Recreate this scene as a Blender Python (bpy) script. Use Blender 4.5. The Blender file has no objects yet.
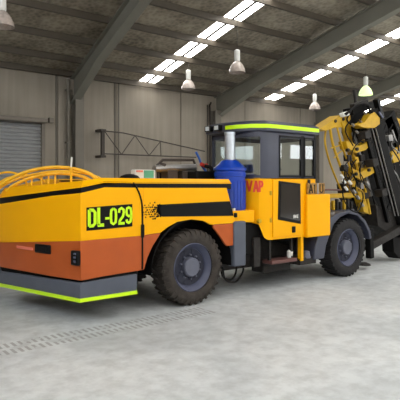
import bpy, bmesh, math, random
from mathutils import Vector, Matrix, Quaternion
random.seed(7)
PI = math.pi
C = bpy.context.scene.collection
# ------------------------------------------------------------------ camera
YAW = math.radians(38.5); FPX = 520.0; HOR = 183.0; EYE = 1.8
cs, sn = math.cos(YAW), math.sin(YAW)
cd = bpy.data.cameras.new('camera'); cam = bpy.data.objects.new('camera', cd); C.objects.link(cam)
cam.location = (0, 0, EYE); cam.rotation_euler = (PI/2, 0, -YAW)
cd.sensor_width = 36; cd.lens = 36*FPX/400; cd.shift_y = (HOR-200)/400.0
cd.clip_start = .05; cd.clip_end = 200
bpy.context.scene.camera = cam
def at(px, py, Y):
    u = (px-200)/FPX; rx = sn+cs*u; ry = cs-sn*u; t = Y/ry
    return Vector((rx*t, Y, EYE-(py-HOR)/FPX*t))
# ------------------------------------------------------------------ materials
def lin(c): return tuple(((v/255)/12.92 if v/255 <= .04045 else ((v/255+.055)/1.055)**2.4) for v in c)
def mat(name, rgb, rough=.5, metal=0, coat=0, var=.06, scale=6, bump=0, bscale=60, spec=.5):
    m = bpy.data.materials.new(name); m.use_nodes = True
    nt = m.node_tree; b = nt.nodes['Principled BSDF']
    b.inputs['Roughness'].default_value = rough; b.inputs['Metallic'].default_value = metal
    b.inputs['Coat Weight'].default_value = coat; b.inputs['Coat Roughness'].default_value = .12
    b.inputs['Specular IOR Level'].default_value = spec
    l = lin(rgb)
    tc = nt.nodes.new('ShaderNodeTexCoord'); n = nt.nodes.new('ShaderNodeTexNoise')
    n.inputs['Scale'].default_value = scale; n.inputs['Detail'].default_value = 5
    nt.links.new(tc.outputs['Object'], n.inputs['Vector'])
    r = nt.nodes.new('ShaderNodeValToRGB')
    r.color_ramp.elements[0].position = .3; r.color_ramp.elements[1].position = .7
    r.color_ramp.elements[0].color = tuple(v*(1-var) for v in l)+(1,)
    r.color_ramp.elements[1].color = tuple(min(1, v*(1+var)) for v in l)+(1,)
    nt.links.new(n.outputs['Fac'], r.inputs['Fac']); nt.links.new(r.outputs['Color'], b.inputs['Base Color'])
    if bump:
        n2 = nt.nodes.new('ShaderNodeTexNoise'); n2.inputs['Scale'].default_value = bscale
        n2.inputs['Detail'].default_value = 4
        nt.links.new(tc.outputs['Object'], n2.inputs['Vector'])
        bp = nt.nodes.new('ShaderNodeBump'); bp.inputs['Strength'].default_value = bump; bp.inputs['Distance'].default_value = .02
        nt.links.new(n2.outputs['Fac'], bp.inputs['Height']); nt.links.new(bp.outputs['Normal'], b.inputs['Normal'])
    return m
def emis(name, rgb, s):
    m = bpy.data.materials.new(name); m.use_nodes = True; b = m.node_tree.nodes['Principled BSDF']
    b.inputs['Base Color'].default_value = lin(rgb)+(1,); b.inputs['Emission Color'].default_value = lin(rgb)+(1,)
    b.inputs['Emission Strength'].default_value = s
    return m
def glassy(name, tint, tr, ior=1.5, rough=.02):
    m = bpy.data.materials.new(name); m.use_nodes = True; nt = m.node_tree
    nt.nodes.remove(nt.nodes['Principled BSDF']); out = nt.nodes['Material Output']
    t = nt.nodes.new('ShaderNodeBsdfTransparent'); t.inputs[0].default_value = (tint[0]*tr, tint[1]*tr, tint[2]*tr, 1)
    g = nt.nodes.new('ShaderNodeBsdfGlossy'); g.inputs['Roughness'].default_value = rough
    g.inputs['Color'].default_value = (1, 1, 1, 1)
    lw = nt.nodes.new('ShaderNodeLayerWeight'); lw.inputs['Blend'].default_value = .5
    pw = nt.nodes.new('ShaderNodeMath'); pw.operation = 'POWER'; pw.inputs[1].default_value = 4.0
    f = nt.nodes.new('ShaderNodeMath'); f.operation = 'MULTIPLY_ADD'; f.inputs[1].default_value = .9
    f.inputs[2].default_value = ((ior-1)/(ior+1))**2
    nt.links.new(lw.outputs['Facing'], pw.inputs[0]); nt.links.new(pw.outputs[0], f.inputs[0])
    x = nt.nodes.new('ShaderNodeMixShader')
    nt.links.new(f.outputs[0], x.inputs[0]); nt.links.new(t.outputs[0], x.inputs[1]); nt.links.new(g.outputs[0], x.inputs[2])
    nt.links.new(x.outputs[0], out.inputs['Surface'])
    return m
M = dict(
    yellow=mat('yellow_paint', (247, 176, 0), .42, coat=.03, var=.02, scale=3, spec=.15),
    boomyellow=mat('shaded_yellow_paint', (194, 153, 6), .5, var=.12, scale=8, bump=.1, bscale=40),  # yellow darkened in its colour for the dimmer light around the booms
    hose_yellow=mat('yellow_sleeve', (240, 182, 6), .42, var=.08, scale=10),
    orange=mat('burnt_orange_paint', (178, 84, 32), .4, coat=.1, var=.07, scale=4, spec=.3),
    lime=mat('reflective_lime', (205, 252, 10), .35, var=.02),
    black=mat('black_paint', (5, 5, 6), .4, var=.2, spec=.2),
    matte=mat('matte_black', (12, 11, 11), .7, var=.25, spec=.2),
    grime=mat('grimy_black_steel', (38, 35, 33), .6, var=.4, scale=12, bump=.2, spec=.3),
    grey=mat('slate_grey_paint', (86, 91, 103), .45, var=.05, spec=.3),
    cabgrey=mat('cab_dark_grey_paint', (60, 63, 78), .38, var=.06, coat=.1),
    rubber=mat('dusty_tyre_rubber', (60, 55, 51), .82, var=.3, scale=9, bump=.35, bscale=30, spec=.25),
    rubber_front=mat('dark_tyre_rubber', (44, 43, 44), .8, var=.2, scale=9, bump=.3, bscale=30, spec=.25),
    rim=mat('rim_grey_paint', (80, 84, 106), .5, var=.08),
    rimdark=mat('rim_recess_dark', (36, 38, 54), .65, var=.1),  # darker tone for the wheel recess and hand holes
    hub=mat('hub_grey', (92, 95, 110), .5, var=.1),
    blue=mat('glossy_blue_paint', (6, 60, 172), .28, coat=.6, var=.05),
    silver=mat('silver_pipe', (205, 212, 220), .3, metal=.75, var=.06, scale=10),
    steel=mat('bare_steel', (150, 148, 146), .35, metal=.8, var=.15),
    white=mat('white_plastic', (225, 226, 222), .5, var=.05),
    green=mat('green_label', (90, 170, 140), .5, var=.1),
    red=mat('red_decal', (226, 70, 48), .45, var=.1),
    pink=mat('red_reflector', (226, 120, 96), .3, coat=.5, var=.05),
    redhose=mat('red_hose', (190, 50, 40), .5),
    bluehose=mat('blue_hose', (50, 100, 190), .5),
    rust=mat('dull_red_step', (96, 62, 58), .6, var=.2),
    lens=mat('pale_lens', (205, 215, 220), .15, coat=1),
    seat=mat('dark_seat_fabric', (70, 70, 76), .85),
    column=mat('column_paint', (112, 106, 96), .6, var=.06, scale=3),
    rafter=mat('rafter_grey_green_paint', (122, 120, 110), .6, var=.05, scale=2),
    purlin=mat('galvanised_purlin', (84, 76, 65), .55, var=.08, scale=4),
    truss=mat('dark_brown_steel', (62, 54, 48), .6, var=.1),
    shade=mat('milky_acrylic', (188, 176, 168), .25, var=.2, scale=14, coat=.4),
    door=mat('roller_door_steel', (146, 147, 148), .45, metal=.0, var=.05),
    housing=mat('roller_housing', (120, 112, 102), .55, var=.06),
    skylight=emis('translucent_sky_panel', (255, 252, 246), 9.0),
    lampglow=emis('lit_lamp_shade', (214, 236, 176), .9),
    glass=glassy('cab_glass', (.9, .93, .93), 1.0, 1.62),
    darkglass=glassy('dark_door_glass', (.3, .3, .3), .25, 1.5),
)
# ------------------------------------------------------------------ mesh builder
class MB:
    def __init__(s): s.b = bmesh.new()
    def face(s, pts):
        vs = [s.b.verts.new(p) for p in pts]
        try: return s.b.faces.new(vs)
        except ValueError: return None
    def box(s, x0, x1, y0, y1, z0, z1, M4=None):
        ps = [Vector((x, y, z)) for z in (z0, z1) for x, y in ((x0, y0), (x1, y0), (x1, y1), (x0, y1))]
        if M4: ps = [M4 @ p for p in ps]
        v = [s.b.verts.new(p) for p in ps]
        for f in ((3, 2, 1, 0), (4, 5, 6, 7), (0, 1, 5, 4), (1, 2, 6, 5), (2, 3, 7, 6), (3, 0, 4, 7)):
            s.b.faces.new([v[i] for i in f])
        return s
    def prism(s, pts, d):          # polygon of Vectors, extruded by vector d
        d = Vector(d); a = [s.b.verts.new(Vector(p)) for p in pts]; b = [s.b.verts.new(Vector(p)+d) for p in pts]
        n = len(a)
        s.b.faces.new(a[::-1]); s.b.faces.new(b)
        for i in range(n): s.b.faces.new((a[i], a[(i+1) % n], b[(i+1) % n], b[i]))
        return s
    def xz(s, pts, y0, y1): return s.prism([(x, y0, z) for x, z in pts], (0, y1-y0, 0))
    def xy(s, pts, z0, z1): return s.prism([(x, y, z0) for x, y in pts], (0, 0, z1-z0))
    def rings(s, rs, closed=True, caps=True):
        V = [[s.b.verts.new(Vector(p)) for p in r] for r in rs]; n = len(V[0])
        for a, b in zip(V[:-1], V[1:]):
            for i in range(n if closed else n-1):
                j = (i+1) % n
                s.b.faces.new((a[i], a[j], b[j], b[i]))
        if caps and closed:
            if caps is True or caps[0]: s.b.faces.new(V[0][::-1])
            if caps is True or caps[1]: s.b.faces.new(V[-1])
        return s
    def lathe(s, prof, c=(0, 0, 0), axis='Z', n=32, closed=False, ph=0):
        c = Vector(c); rs = []
        for r, h in prof:
            ring = []
            for k in range(n):
                a = 2*PI*k/n+ph; u, v = max(r, 1e-4)*math.cos(a), max(r, 1e-4)*math.sin(a)
                ring.append(c+Vector({'Z': (u, v, h), 'Y': (u, h, v), 'X': (h, u, v)}[axis]))
            rs.append(ring)
        if closed: rs.append(rs[0])
        if closed:
            V = [[s.b.verts.new(p) for p in r] for r in rs[:-1]]; V.append(V[0])
            for a, b in zip(V[:-1], V[1:]):
                for i in range(n): s.b.faces.new((a[i], a[(i+1) % n], b[(i+1) % n], b[i]))
        else: s.rings(rs, caps=(prof[0][0] < 1e-3, prof[-1][0] < 1e-3))
        return s
    def tube(s, pts, r, n=8, smooth=0, caps=True):
        P = [Vector(p) for p in pts]
        if smooth: P = spline(P, smooth)
        rs = []; up = None
        for i, p in enumerate(P):
            t = (P[min(i+1, len(P)-1)]-P[max(i-1, 0)]).normalized()
            if up is None: up = t.orthogonal().normalized()
            else: up = (up-t*up.dot(t)).normalized()
            w = t.cross(up); rr = r[i] if isinstance(r, (list, tuple)) else r
            rs.append([p+(up*math.cos(2*PI*k/n)+w*math.sin(2*PI*k/n))*rr for k in range(n)])
        s.rings(rs, caps=caps); return s
    def beam(s, a, b, w, h, up=(0, 1, 0)):   # rectangular bar; w along "up" axis, h across
        a = Vector(a); b = Vector(b); t = (b-a).normalized(); u = Vector(up); u = (u-t*u.dot(t)).normalized(); v = t.cross(u)
        rs = [[p+u*i*w/2+v*j*h/2 for i, j in ((-1, -1), (1, -1), (1, 1), (-1, 1))] for p in (a, b)]
        s.rings(rs); return s
    def build(s, name, m, parent=None, bevel=0, angle=35, seg=2):
        bmesh.ops.remove_doubles(s.b, verts=s.b.verts, dist=1e-5)
        bmesh.ops.recalc_face_normals(s.b, faces=s.b.faces)
        me = bpy.data.meshes.new(name); s.b.to_mesh(me); s.b.free()
        for p in me.polygons: p.use_smooth = True
        me.set_sharp_from_angle(angle=math.radians(angle))
        me.materials.append(m)
        o = bpy.data.objects.new(name, me); C.objects.link(o)
        if parent:
            o.parent = parent
            if parent.type == 'EMPTY': o.matrix_parent_inverse = parent.matrix_basis.inverted()
        if bevel:
            md = o.modifiers.new('bevel', 'BEVEL'); md.width = bevel; md.segments = seg; md.limit_method = 'ANGLE'
            md.angle_limit = math.radians(40); md.harden_normals = False
        return o
def spline(P, k):
    out = []
    for i in range(len(P)-1):
        p0 = P[i-1] if i else P[0]*2-P[1]; p1, p2 = P[i], P[i+1]; p3 = P[i+2] if i+2 < len(P) else P[-1]*2-P[-2]
        for j in range(k):
            t = j/k
            out.append(.5*((2*p1)+(p2-p0)*t+(2*p0-5*p1+4*p2-p3)*t*t+(3*p1-p0-3*p2+p3)*t**3))
    out.append(P[-1]); return out
def tag(o, label, cat, group=None):
    o['label'] = label; o['category'] = cat
    if group: o['group'] = group
    return o
def empty(name, loc):
    o = bpy.data.objects.new(name, None); C.objects.link(o); o.location = loc; o.empty_display_size = .2
    o.matrix_basis = Matrix.Translation(loc); return o
def struct(o): o['kind'] = 'structure'; return o
def copy_tree(o, parent=None):
    c = o.copy(); C.objects.link(c)
    if parent: c.parent = parent
    for ch in o.children: copy_tree(ch, c)
    return c
# stroke lettering: ribbons laid on a plane (o origin, U right, V up, N outwards)
GL = {
 'D': [[(.16, .08), (.16, .92)], [(.16, .9), (.6, .9), (.84, .78), (.84, .22), (.6, .1), (.16, .1)]],
 'L': [[(.18, 1), (.18, .1)], [(.05, .1), (.9, .1)]],
 '-': [[(.15, .42), (.85, .42)]],
 '0': [[(.5, .9), (.22, .82), (.16, .6), (.16, .4), (.22, .18), (.5, .1), (.78, .18), (.84, .4), (.84, .6), (.78, .82), (.5, .9)]],
 '2': [[(.16, .66), (.2, .82), (.5, .9), (.8, .82), (.84, .66), (.7, .46), (.3, .26), (.18, .1)], [(.05, .1), (.95, .1)]],
 '9': [[(.84, .50), (.5, .44), (.22, .52), (.16, .7), (.24, .86), (.5, .9), (.76, .86), (.84, .66), (.84, .34), (.74, .15), (.5, .1), (.26, .14), (.16, .27)]],
 'V': [[(.08, 1), (.5, .05)], [(.5, .05), (.92, 1)]],
 'A': [[(.05, 0), (.5, .98)], [(.5, .98), (.95, 0)], [(.25, .34), (.75, .34)]],
 'P': [[(.16, 0), (.16, 1)], [(.16, .92), (.7, .9), (.88, .72), (.7, .5), (.16, .46)]],
 '1': [[(.3, .8), (.55, .98), (.55, 0)]], 'I': [[(.5, 0), (.5, 1)]],
 'N': [[(.12, 0), (.12, 1)], [(.12, 1), (.88, 0)], [(.88, 0), (.88, 1)]],
 'E': [[(.9, .92), (.16, .92), (.16, .08), (.9, .08)], [(.16, .5), (.8, .5)]],
 'U': [[(.14, 1), (.14, .25), (.3, .08), (.7, .08), (.86, .25), (.86, 1)]],
}
def letter(mb, ch, o, U, V, w, h, st, th=.004):
    o = Vector(o); U = Vector(U); V = Vector(V); N = U.cross(V)
    for pl in GL[ch]:
        P = [(x*w, y*h) for x, y in pl]
        L = []; R = []
        for i, p in enumerate(P):
            a = P[max(i-1, 0)]; b = P[min(i+1, len(P)-1)]
            t = Vector((b[0]-a[0], b[1]-a[1])).normalized(); n = Vector((-t.y, t.x))
            L.append((p[0]+n.x*st/2, p[1]+n.y*st/2)); R.append((p[0]-n.x*st/2, p[1]-n.y*st/2))
        rs = [[o+U*l[0]+V*l[1], o+U*r[0]+V*r[1], o+U*r[0]+V*r[1]+N*th, o+U*l[0]+V*l[1]+N*th] for l, r in zip(L, R)]
        mb.rings(rs)
# ------------------------------------------------------------------ building
YW = 15.0; EAVE = 5.2; SL = .25; YR = 3.0; YF = -8.0; X0 = -5.0; X1 = 31.0
def zr(Y): return EAVE+SL*(YW-Y) if Y >= YR else EAVE+SL*(YW-YR)-SL*(YR-Y)
# floor
def floor_mat():
    m = bpy.data.materials.new('dusty_concrete_floor'); m.use_nodes = True; nt = m.node_tree; b = nt.nodes['Principled BSDF']
    N = nt.nodes.new; Lk = nt.links.new
    tc = N('ShaderNodeTexCoord')
    n1 = N('ShaderNodeTexNoise'); n1.inputs['Scale'].default_value = .7; n1.inputs['Detail'].default_value = 8; n1.inputs['Distortion'].default_value = .6
    n2 = N('ShaderNodeTexNoise'); n2.inputs['Scale'].default_value = 5; n2.inputs['Detail'].default_value = 9; n2.inputs['Roughness'].default_value = .65
    for n in (n1, n2): Lk(tc.outputs['Object'], n.inputs['Vector'])
    r1 = N('ShaderNodeValToRGB'); r1.color_ramp.elements[0].position = .32; r1.color_ramp.elements[1].position = .68
    r1.color_ramp.elements[0].color = lin((188, 193, 196))+(1,); r1.color_ramp.elements[1].color = lin((219, 223, 225))+(1,)
    r2 = N('ShaderNodeValToRGB'); r2.color_ramp.elements[0].position = .36; r2.color_ramp.elements[1].position = .6
    r2.color_ramp.elements[0].color = (.72, .72, .72, 1); r2.color_ramp.elements[1].color = (1, 1, 1, 1)
    Lk(n1.outputs['Fac'], r1.inputs['Fac']); Lk(n2.outputs['Fac'], r2.inputs['Fac'])
    mx = N('ShaderNodeMix'); mx.data_type = 'RGBA'; mx.blend_type = 'MULTIPLY'; mx.inputs['Factor'].default_value = .8
    Lk(r1.outputs['Color'], mx.inputs[6]); Lk(r2.outputs['Color'], mx.inputs[7])
    # tyre tread prints: two rows of short bars running along X beside the machine
    sp = N('ShaderNodeSeparateXYZ'); Lk(tc.outputs['Object'], sp.inputs[0])
    def math_(op, a, bb=None):
        n = N('ShaderNodeMath'); n.operation = op
        for i, v in enumerate((a, bb)):
            if v is None: continue
            if isinstance(v, (int, float)): n.inputs[i].default_value = v
            else: Lk(v, n.inputs[i])
        return n.outputs[0]
    y = math_('SUBTRACT', sp.outputs[1], 5.72)
    bars = math_('GREATER_THAN', math_('SINE', math_('MULTIPLY', sp.outputs[0], 80.0)), .1)
    band = math_('LESS_THAN', math_('ABSOLUTE', y), .2)
    split = math_('GREATER_THAN', math_('ABSOLUTE', y), .035)
    xm = math_('LESS_THAN', sp.outputs[0], 4.7)
    brk = math_('GREATER_THAN', n2.outputs['Fac'], .43)
    msk = math_('MULTIPLY', math_('MULTIPLY', math_('MULTIPLY', bars, band), math_('MULTIPLY', split, xm)), brk)
    mx2 = N('ShaderNodeMix'); mx2.data_type = 'RGBA'; Lk(math_('MULTIPLY', msk, .5), mx2.inputs['Factor'])
    Lk(mx.outputs[2], mx2.inputs[6]); mx2.inputs[7].default_value = lin((95, 92, 88))+(1,)
    # faint darker blotches scattered by noise over the whole floor
    dk = math_('GREATER_THAN', n1.outputs['Fac'], .56)
    mx3 = N('ShaderNodeMix'); mx3.data_type = 'RGBA'; Lk(math_('MULTIPLY', dk, .07), mx3.inputs['Factor'])
    Lk(mx2.outputs[2], mx3.inputs[6]); mx3.inputs[7].default_value = lin((105, 100, 95))+(1,)
    Lk(mx3.outputs[2], b.inputs['Base Color'])
    b.inputs['Roughness'].default_value = .5
    bp = N('ShaderNodeBump'); bp.inputs['Strength'].default_value = .12; bp.inputs['Distance'].default_value = .02
    Lk(n2.outputs['Fac'], bp.inputs['Height']); Lk(bp.outputs['Normal'], b.inputs['Normal'])
    return m
struct(MB().box(X0-.3, X1+.3, YF-6, YW+.3, -.2, 0).build('floor', floor_mat()))
def wall_mat():
    m = bpy.data.materials.new('tilt_up_concrete_panel'); m.use_nodes = True; nt = m.node_tree; b = nt.nodes['Principled BSDF']
    N = nt.nodes.new; Lk = nt.links.new; tc = N('ShaderNodeTexCoord')
    mp = N('ShaderNodeMapping'); mp.inputs['Scale'].default_value = (7, 7, .35); Lk(tc.outputs['Object'], mp.inputs['Vector'])
    n1 = N('ShaderNodeTexNoise'); n1.inputs['Scale'].default_value = 1; n1.inputs['Detail'].default_value = 6; Lk(mp.outputs[0], n1.inputs['Vector'])
    n2 = N('ShaderNodeTexNoise'); n2.inputs['Scale'].default_value = .8; n2.inputs['Detail'].default_value = 6; Lk(tc.outputs['Object'], n2.inputs['Vector'])
    r = N('ShaderNodeValToRGB'); r.color_ramp.elements[0].position = .3; r.color_ramp.elements[1].position = .7
    r.color_ramp.elements[0].color = lin((134, 126, 114))+(1,); r.color_ramp.elements[1].color = lin((158, 149, 136))+(1,)
    mx = N('ShaderNodeMath'); mx.operation = 'ADD'; Lk(n1.outputs['Fac'], mx.inputs[0]); Lk(n2.outputs['Fac'], mx.inputs[1])
    h = N('ShaderNodeMath'); h.operation = 'MULTIPLY'; h.inputs[1].default_value = .5; Lk(mx.outputs[0], h.inputs[0])
    Lk(h.outputs[0], r.inputs['Fac']); Lk(r.outputs['Color'], b.inputs['Base Color']); b.inputs['Roughness'].default_value = .8
    return m
WM = wall_mat()
def panel(x0, x1, name='wall_back'): pass
# back wall made of panels with recessed joints, with a hole for the roller door
mb = MB()
joints = [X0, 0.3, 3.0, 6.42, 8.42, 11.05, 14.2, 17.5, 20.6, 23.9, 27.2, X1]
DX0, DX1, DZ = 1.6, 5.93, 3.56
mb.box(X0-.2, X1+.2, YW+.06, YW+.3, 3.9, 5.35)
for a, bb in zip(joints[:-1], joints[1:]):
    segs = [(a+.02, bb-.02, 0, 5.2)]
    for (xa, xb, za, zb) in segs:
        xs = sorted({xa, xb, *[v for v in (DX0, DX1) if xa < v < xb]})
        for u, v in zip(xs[:-1], xs[1:]):
            z0 = DZ if DX0-.01 <= u and v <= DX1+.01 else 0
            mb.box(u, v, YW, YW+.2, z0, zb)
            mb.box(u-.03, v+.03, YW+.03, YW+.25, z0, zb)
struct(mb.build('wall_back', WM))
struct(MB().box(X0-.3, X0, YF, YW+.3, 0, 5.3).build('wall_left', WM))  # unseen wall, added only to enclose the light
struct(MB().box(X1, X1+.3, YF, YW+.3, 0, 5.3).build('wall_right', WM))
mb = MB(); mb.box(X0, X1, YF-.15, YF, 0, 3.2).box(X0, X1, YF-.15, YF, 4.0, 5.3)  # unseen front wall, strip opening shaped to mirror a bright band in cab glass
for q in (X0, 3.0, 11.0, 18.0, 21.9, 25.2, X1-2): mb.box(q, q+.6 if q > 12 else q+3.0, YF-.15, YF, 3.2, 4.0)
struct(mb.build('wall_front', WM))
for i, (xa, za) in enumerate(((6.36, 5.2), (8.36, 5.2), (8.5, 5.2))):
    struct(MB().box(xa, xa+.035, YW-.03, YW, 0, za).build('trim_%d' % (i+1), M['column']))
# roof sheets
def roof_mat():
    m = bpy.data.materials.new('foil_insulation_under_mesh'); m.use_nodes = True; nt = m.node_tree; b = nt.nodes['Principled BSDF']
    N = nt.nodes.new; Lk = nt.links.new; tc = N('ShaderNodeTexCoord')
    n = N('ShaderNodeTexNoise'); n.inputs['Scale'].default_value = 1.1; n.inputs['Detail'].default_value = 8; n.inputs['Roughness'].default_value = .65
    n2 = N('ShaderNodeTexVoronoi'); n2.inputs['Scale'].default_value = 9
    for q in (n, n2): Lk(tc.outputs['Object'], q.inputs['Vector'])
    ad = N('ShaderNodeMath'); ad.operation = 'MULTIPLY_ADD'; ad.inputs[1].default_value = .35; Lk(n2.outputs['Distance'], ad.inputs[0]); Lk(n.outputs['Fac'], ad.inputs[2])
    r = N('ShaderNodeValToRGB'); r.color_ramp.elements[0].position = .42; r.color_ramp.elements[1].position = .85
    r.color_ramp.elements[0].color = lin((100, 92, 80))+(1,); r.color_ramp.elements[1].color = lin((170, 160, 142))+(1,)
    Lk(ad.outputs[0], r.inputs['Fac']); Lk(r.outputs['Color'], b.inputs['Base Color'])
    b.inputs['Roughness'].default_value = .5; b.inputs['Metallic'].default_value = .15
    wv = N('ShaderNodeTexWave'); wv.bands_direction = 'X'; wv.inputs['Scale'].default_value = 1.6; Lk(tc.outputs['Object'], wv.inputs['Vector'])
    bp = N('ShaderNodeBump'); bp.inputs['Strength'].default_value = .5; bp.inputs['Distance'].default_value = .03
    Lk(ad.outputs[0], bp.inputs['Height']); Lk(bp.outputs['Normal'], b.inputs['Normal'])
    return m
RM = roof_mat()
SKY = [(-2.2, -1.4), (3.45, 4.25), (9.25, 9.9), (15.2, 15.85), (21.45, 22.1), (27.2, 28.1)]
mb = MB(); xs = [X0-.3]
for a, bb in SKY[2:]: xs += [a, bb]
xs.append(X1+.3)
def slab(mb, xa, xb, ya, yb, t=.05, off=0):
    mb.prism([(xa, ya, zr(ya)+off), (xa, yb, zr(yb)+off), (xa, yb, zr(yb)+off+t), (xa, ya, zr(ya)+off+t)], (xb-xa, 0, 0))
for a, bb in zip(xs[::2], xs[1::2]): slab(mb, a, bb, YR, YW+.2)
for a, bb in zip(xs[1::2][:-1], xs[2::2]): pass
FS = [(0.0, 1.1), (6.0, 7.1), (12.0, 13.1), (18.0, 19.1), (24.0, 25.1)]  # glowing panels added on the unseen front slope to brighten the floor
xs = [X0-.3]
for a, bb in FS: xs += [a, bb]
xs.append(X1+.3)
for a, bb in zip(xs[::2], xs[1::2]): slab(mb, a, bb, YF, YR)
struct(mb.build('ceiling', RM, angle=20))
names = ['nearest the roller door bay, left of the drilling rig cab', 'above the cab of the rig', 'above the drill booms at the right', 'at the far right end']
sl = ['long pair of bright translucent roof panels above the left pendant lamps', 'long pair of bright translucent roof panels running over the rig cab',
      'bright roof panels at the right edge behind the drill boom tips', 'bright roof panels past the right edge near the end wall']
for (a, bb), lb in zip(SKY[2:], sl):
    e = empty('skylight', ((a+bb)/2, 9, zr(9)))
    mid = (a+bb)/2
    m_ = MB(); slab(m_, a, mid-.045, YR, YW, .02, .0); m_.build('pane', M['skylight'], e)
    m_ = MB(); slab(m_, mid+.045, bb, YR, YW, .02, .0); m_.build('pane', M['skylight'], e)
    m_ = MB(); slab(m_, mid-.045, mid+.045, YR, YW, .05, -.01); m_.build('rib', M['purlin'], e)
    tag(e, lb, 'skylight', 'skylights in the roof')
for k, (a, bb) in enumerate(FS):
    e = empty('skylight', ((a+bb)/2, -3, zr(-3)))  # added light panel, out of view behind the camera
    m_ = MB(); slab(m_, a, bb, YF, YR, .02, 0); m_.build('pane', M['skylight'], e)
    tag(e, 'wide glowing panel added for light on the unseen front roof slope behind the camera, %s from the left' % ['first', 'second', 'third', 'fourth', 'fifth'][k], 'skylight', 'skylights in the roof')
# purlins
PY = [14.9, 14.0, 12.9, 11.75, 10.6, 9.45, 8.3, 7.15, 6.0, 4.85, 3.7]
ordw = ['first', 'second', 'third', 'fourth', 'fifth', 'sixth', 'seventh', 'eighth', 'ninth', 'tenth', 'eleventh']
for i, y in enumerate(PY):
    z = zr(y)
    m_ = MB(); m_.xz([(X0, z-.18), (X1, z-.18), (X1, z-.165), (X0, z-.165)], y-.035, y+.035)
    m_.box(X0, X1, y-.01, y+.01, z-.18, z-.005)
    o = m_.build('roof_purlin', M['purlin'])
    tag(o, 'long thin steel purlin under the roof, %s out from the concrete back wall' % ordw[i], 'purlin', 'purlins under the roof')
# rafters and columns
RX = [(1.2, 'rafter over the roller door at the left edge'), (7.0, 'deep grey steel rafter left of centre, from the column by the roller door'),
      (12.75, 'deep grey steel rafter rising to the upper right above the rig cab'), (18.55, 'grey steel rafter behind the drill boom tips at the right'), (24.6, 'farthest grey steel rafter beyond the booms at the right')]
for x, lb in RX[1:]:
    m_ = MB(); w = .14
    D = .5
    pr = [(YW-.05, zr(YW)-.2), (YR, zr(YR)-.2), (YR, zr(YR)-.2-D), (12.6, zr(12.6)-.2-D*.95), (YW-.05, zr(YW)-.2-.75)]
    top = [(YR, zr(YR)-.2), (YW-.05, zr(YW)-.2)]; 
    sk = .14 if x == 7.0 else 0
    X = lambda y: x-.05-(YW-y)*sk
    m_.prism([(X(y)-.02, y, z) for y, z in pr], (.04, 0, 0))
    bot = [(YR, zr(YR)-.2-D), (12.6, zr(12.6)-.2-D*.95), (YW-.05, zr(YW)-.2-.75)]
    for L in (top, bot):
        m_.prism([(X(y)-.13, y, z-.012) for y, z in L]+[(X(y)-.13, y, z+.012) for y, z in L[::-1]], (.26, 0, 0))
    o = m_.build('roof_rafter', M['rafter']); tag(o, lb, 'rafter')
CX = [(7.0, 'grey steel wall column between the roller door and the wall jib'), (12.55, 'steel wall column just left of the rig cab roof'), (18.55, 'steel wall column hidden behind the front of the rig'), (24.6, 'steel wall column far right behind the drill booms')]
for x, lb in CX:
    m_ = MB(); zt = zr(YW)-.2-.5
    m_.box(x-.14, x+.14, YW-.32, YW-.3, 0, zt).box(x-.14, x+.14, YW-.05, YW-.03, 0, zt).box(x-.02, x+.02, YW-.3, YW-.05, 0, zt)
    tag(m_.build('steel_column', M['column']), lb, 'column')
pipe = MB(); pipe.tube([(6.72, YW-.12, 0), (6.72, YW-.12, 4.95)], .055, 12)
for z in (1.5, 3.0, 4.6): pipe.box(6.63, 6.81, YW-.19, YW-.05, z, z+.05)
tag(pipe.build('downpipe', M['column']), 'pale round downpipe on the wall left of the first steel column', 'pipe')
jb = MB().box(6.12, 6.26, YW-.12, YW+.01, 3.6, 3.75)
tag(jb.build('junction_box', M['housing'], bevel=.01), 'small grey box on the wall at the corner of the roller door housing', 'box')
cb = MB(); cb.tube([(12.35, YW-.08, 0), (12.35, YW-.08, 4.3), (12.3, YW-.1, 4.6), (12.38, YW-.1, 4.8)], .03, 8, 4)
cb.tube([(12.22, YW-.08, 0), (12.22, YW-.08, 4.7)], .02, 8)
tag(cb.build('electrical_conduit', M['truss']), 'thin dark conduits up the wall behind the rig cab roof corner', 'conduit')
# roller door
d = empty('door_1', (3.7, YW, 0)); struct(d)
m_ = MB(); n = 34; sl_h = DZ/n
prof = []
for k in range(n):
    z = k*sl_h
    prof += [(YW+.05, z), (YW+.015, z+sl_h*.35), (YW+.015, z+sl_h*.65), (YW+.05, z+sl_h*.98)]
rs = [[(x, y, z) for y, z in prof] for x in (DX0, DX1)]
V = [[m_.b.verts.new(p) for p in r] for r in rs]
for i in range(len(prof)-1): m_.b.faces.new((V[0][i], V[1][i], V[1][i+1], V[0][i+1]))
m_.build('curtain', M['door'], d, angle=15)
for x in (DX0-.08, DX1-.02): MB().box(x, x+.1, YW-.07, YW+.05, 0, DZ).build('guide_rail', M['housing'], d)
MB().box(DX0-.15, DX1+.08, YW-.3, YW, DZ, DZ+.13).build('housing', M['housing'], d, bevel=.03)
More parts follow.
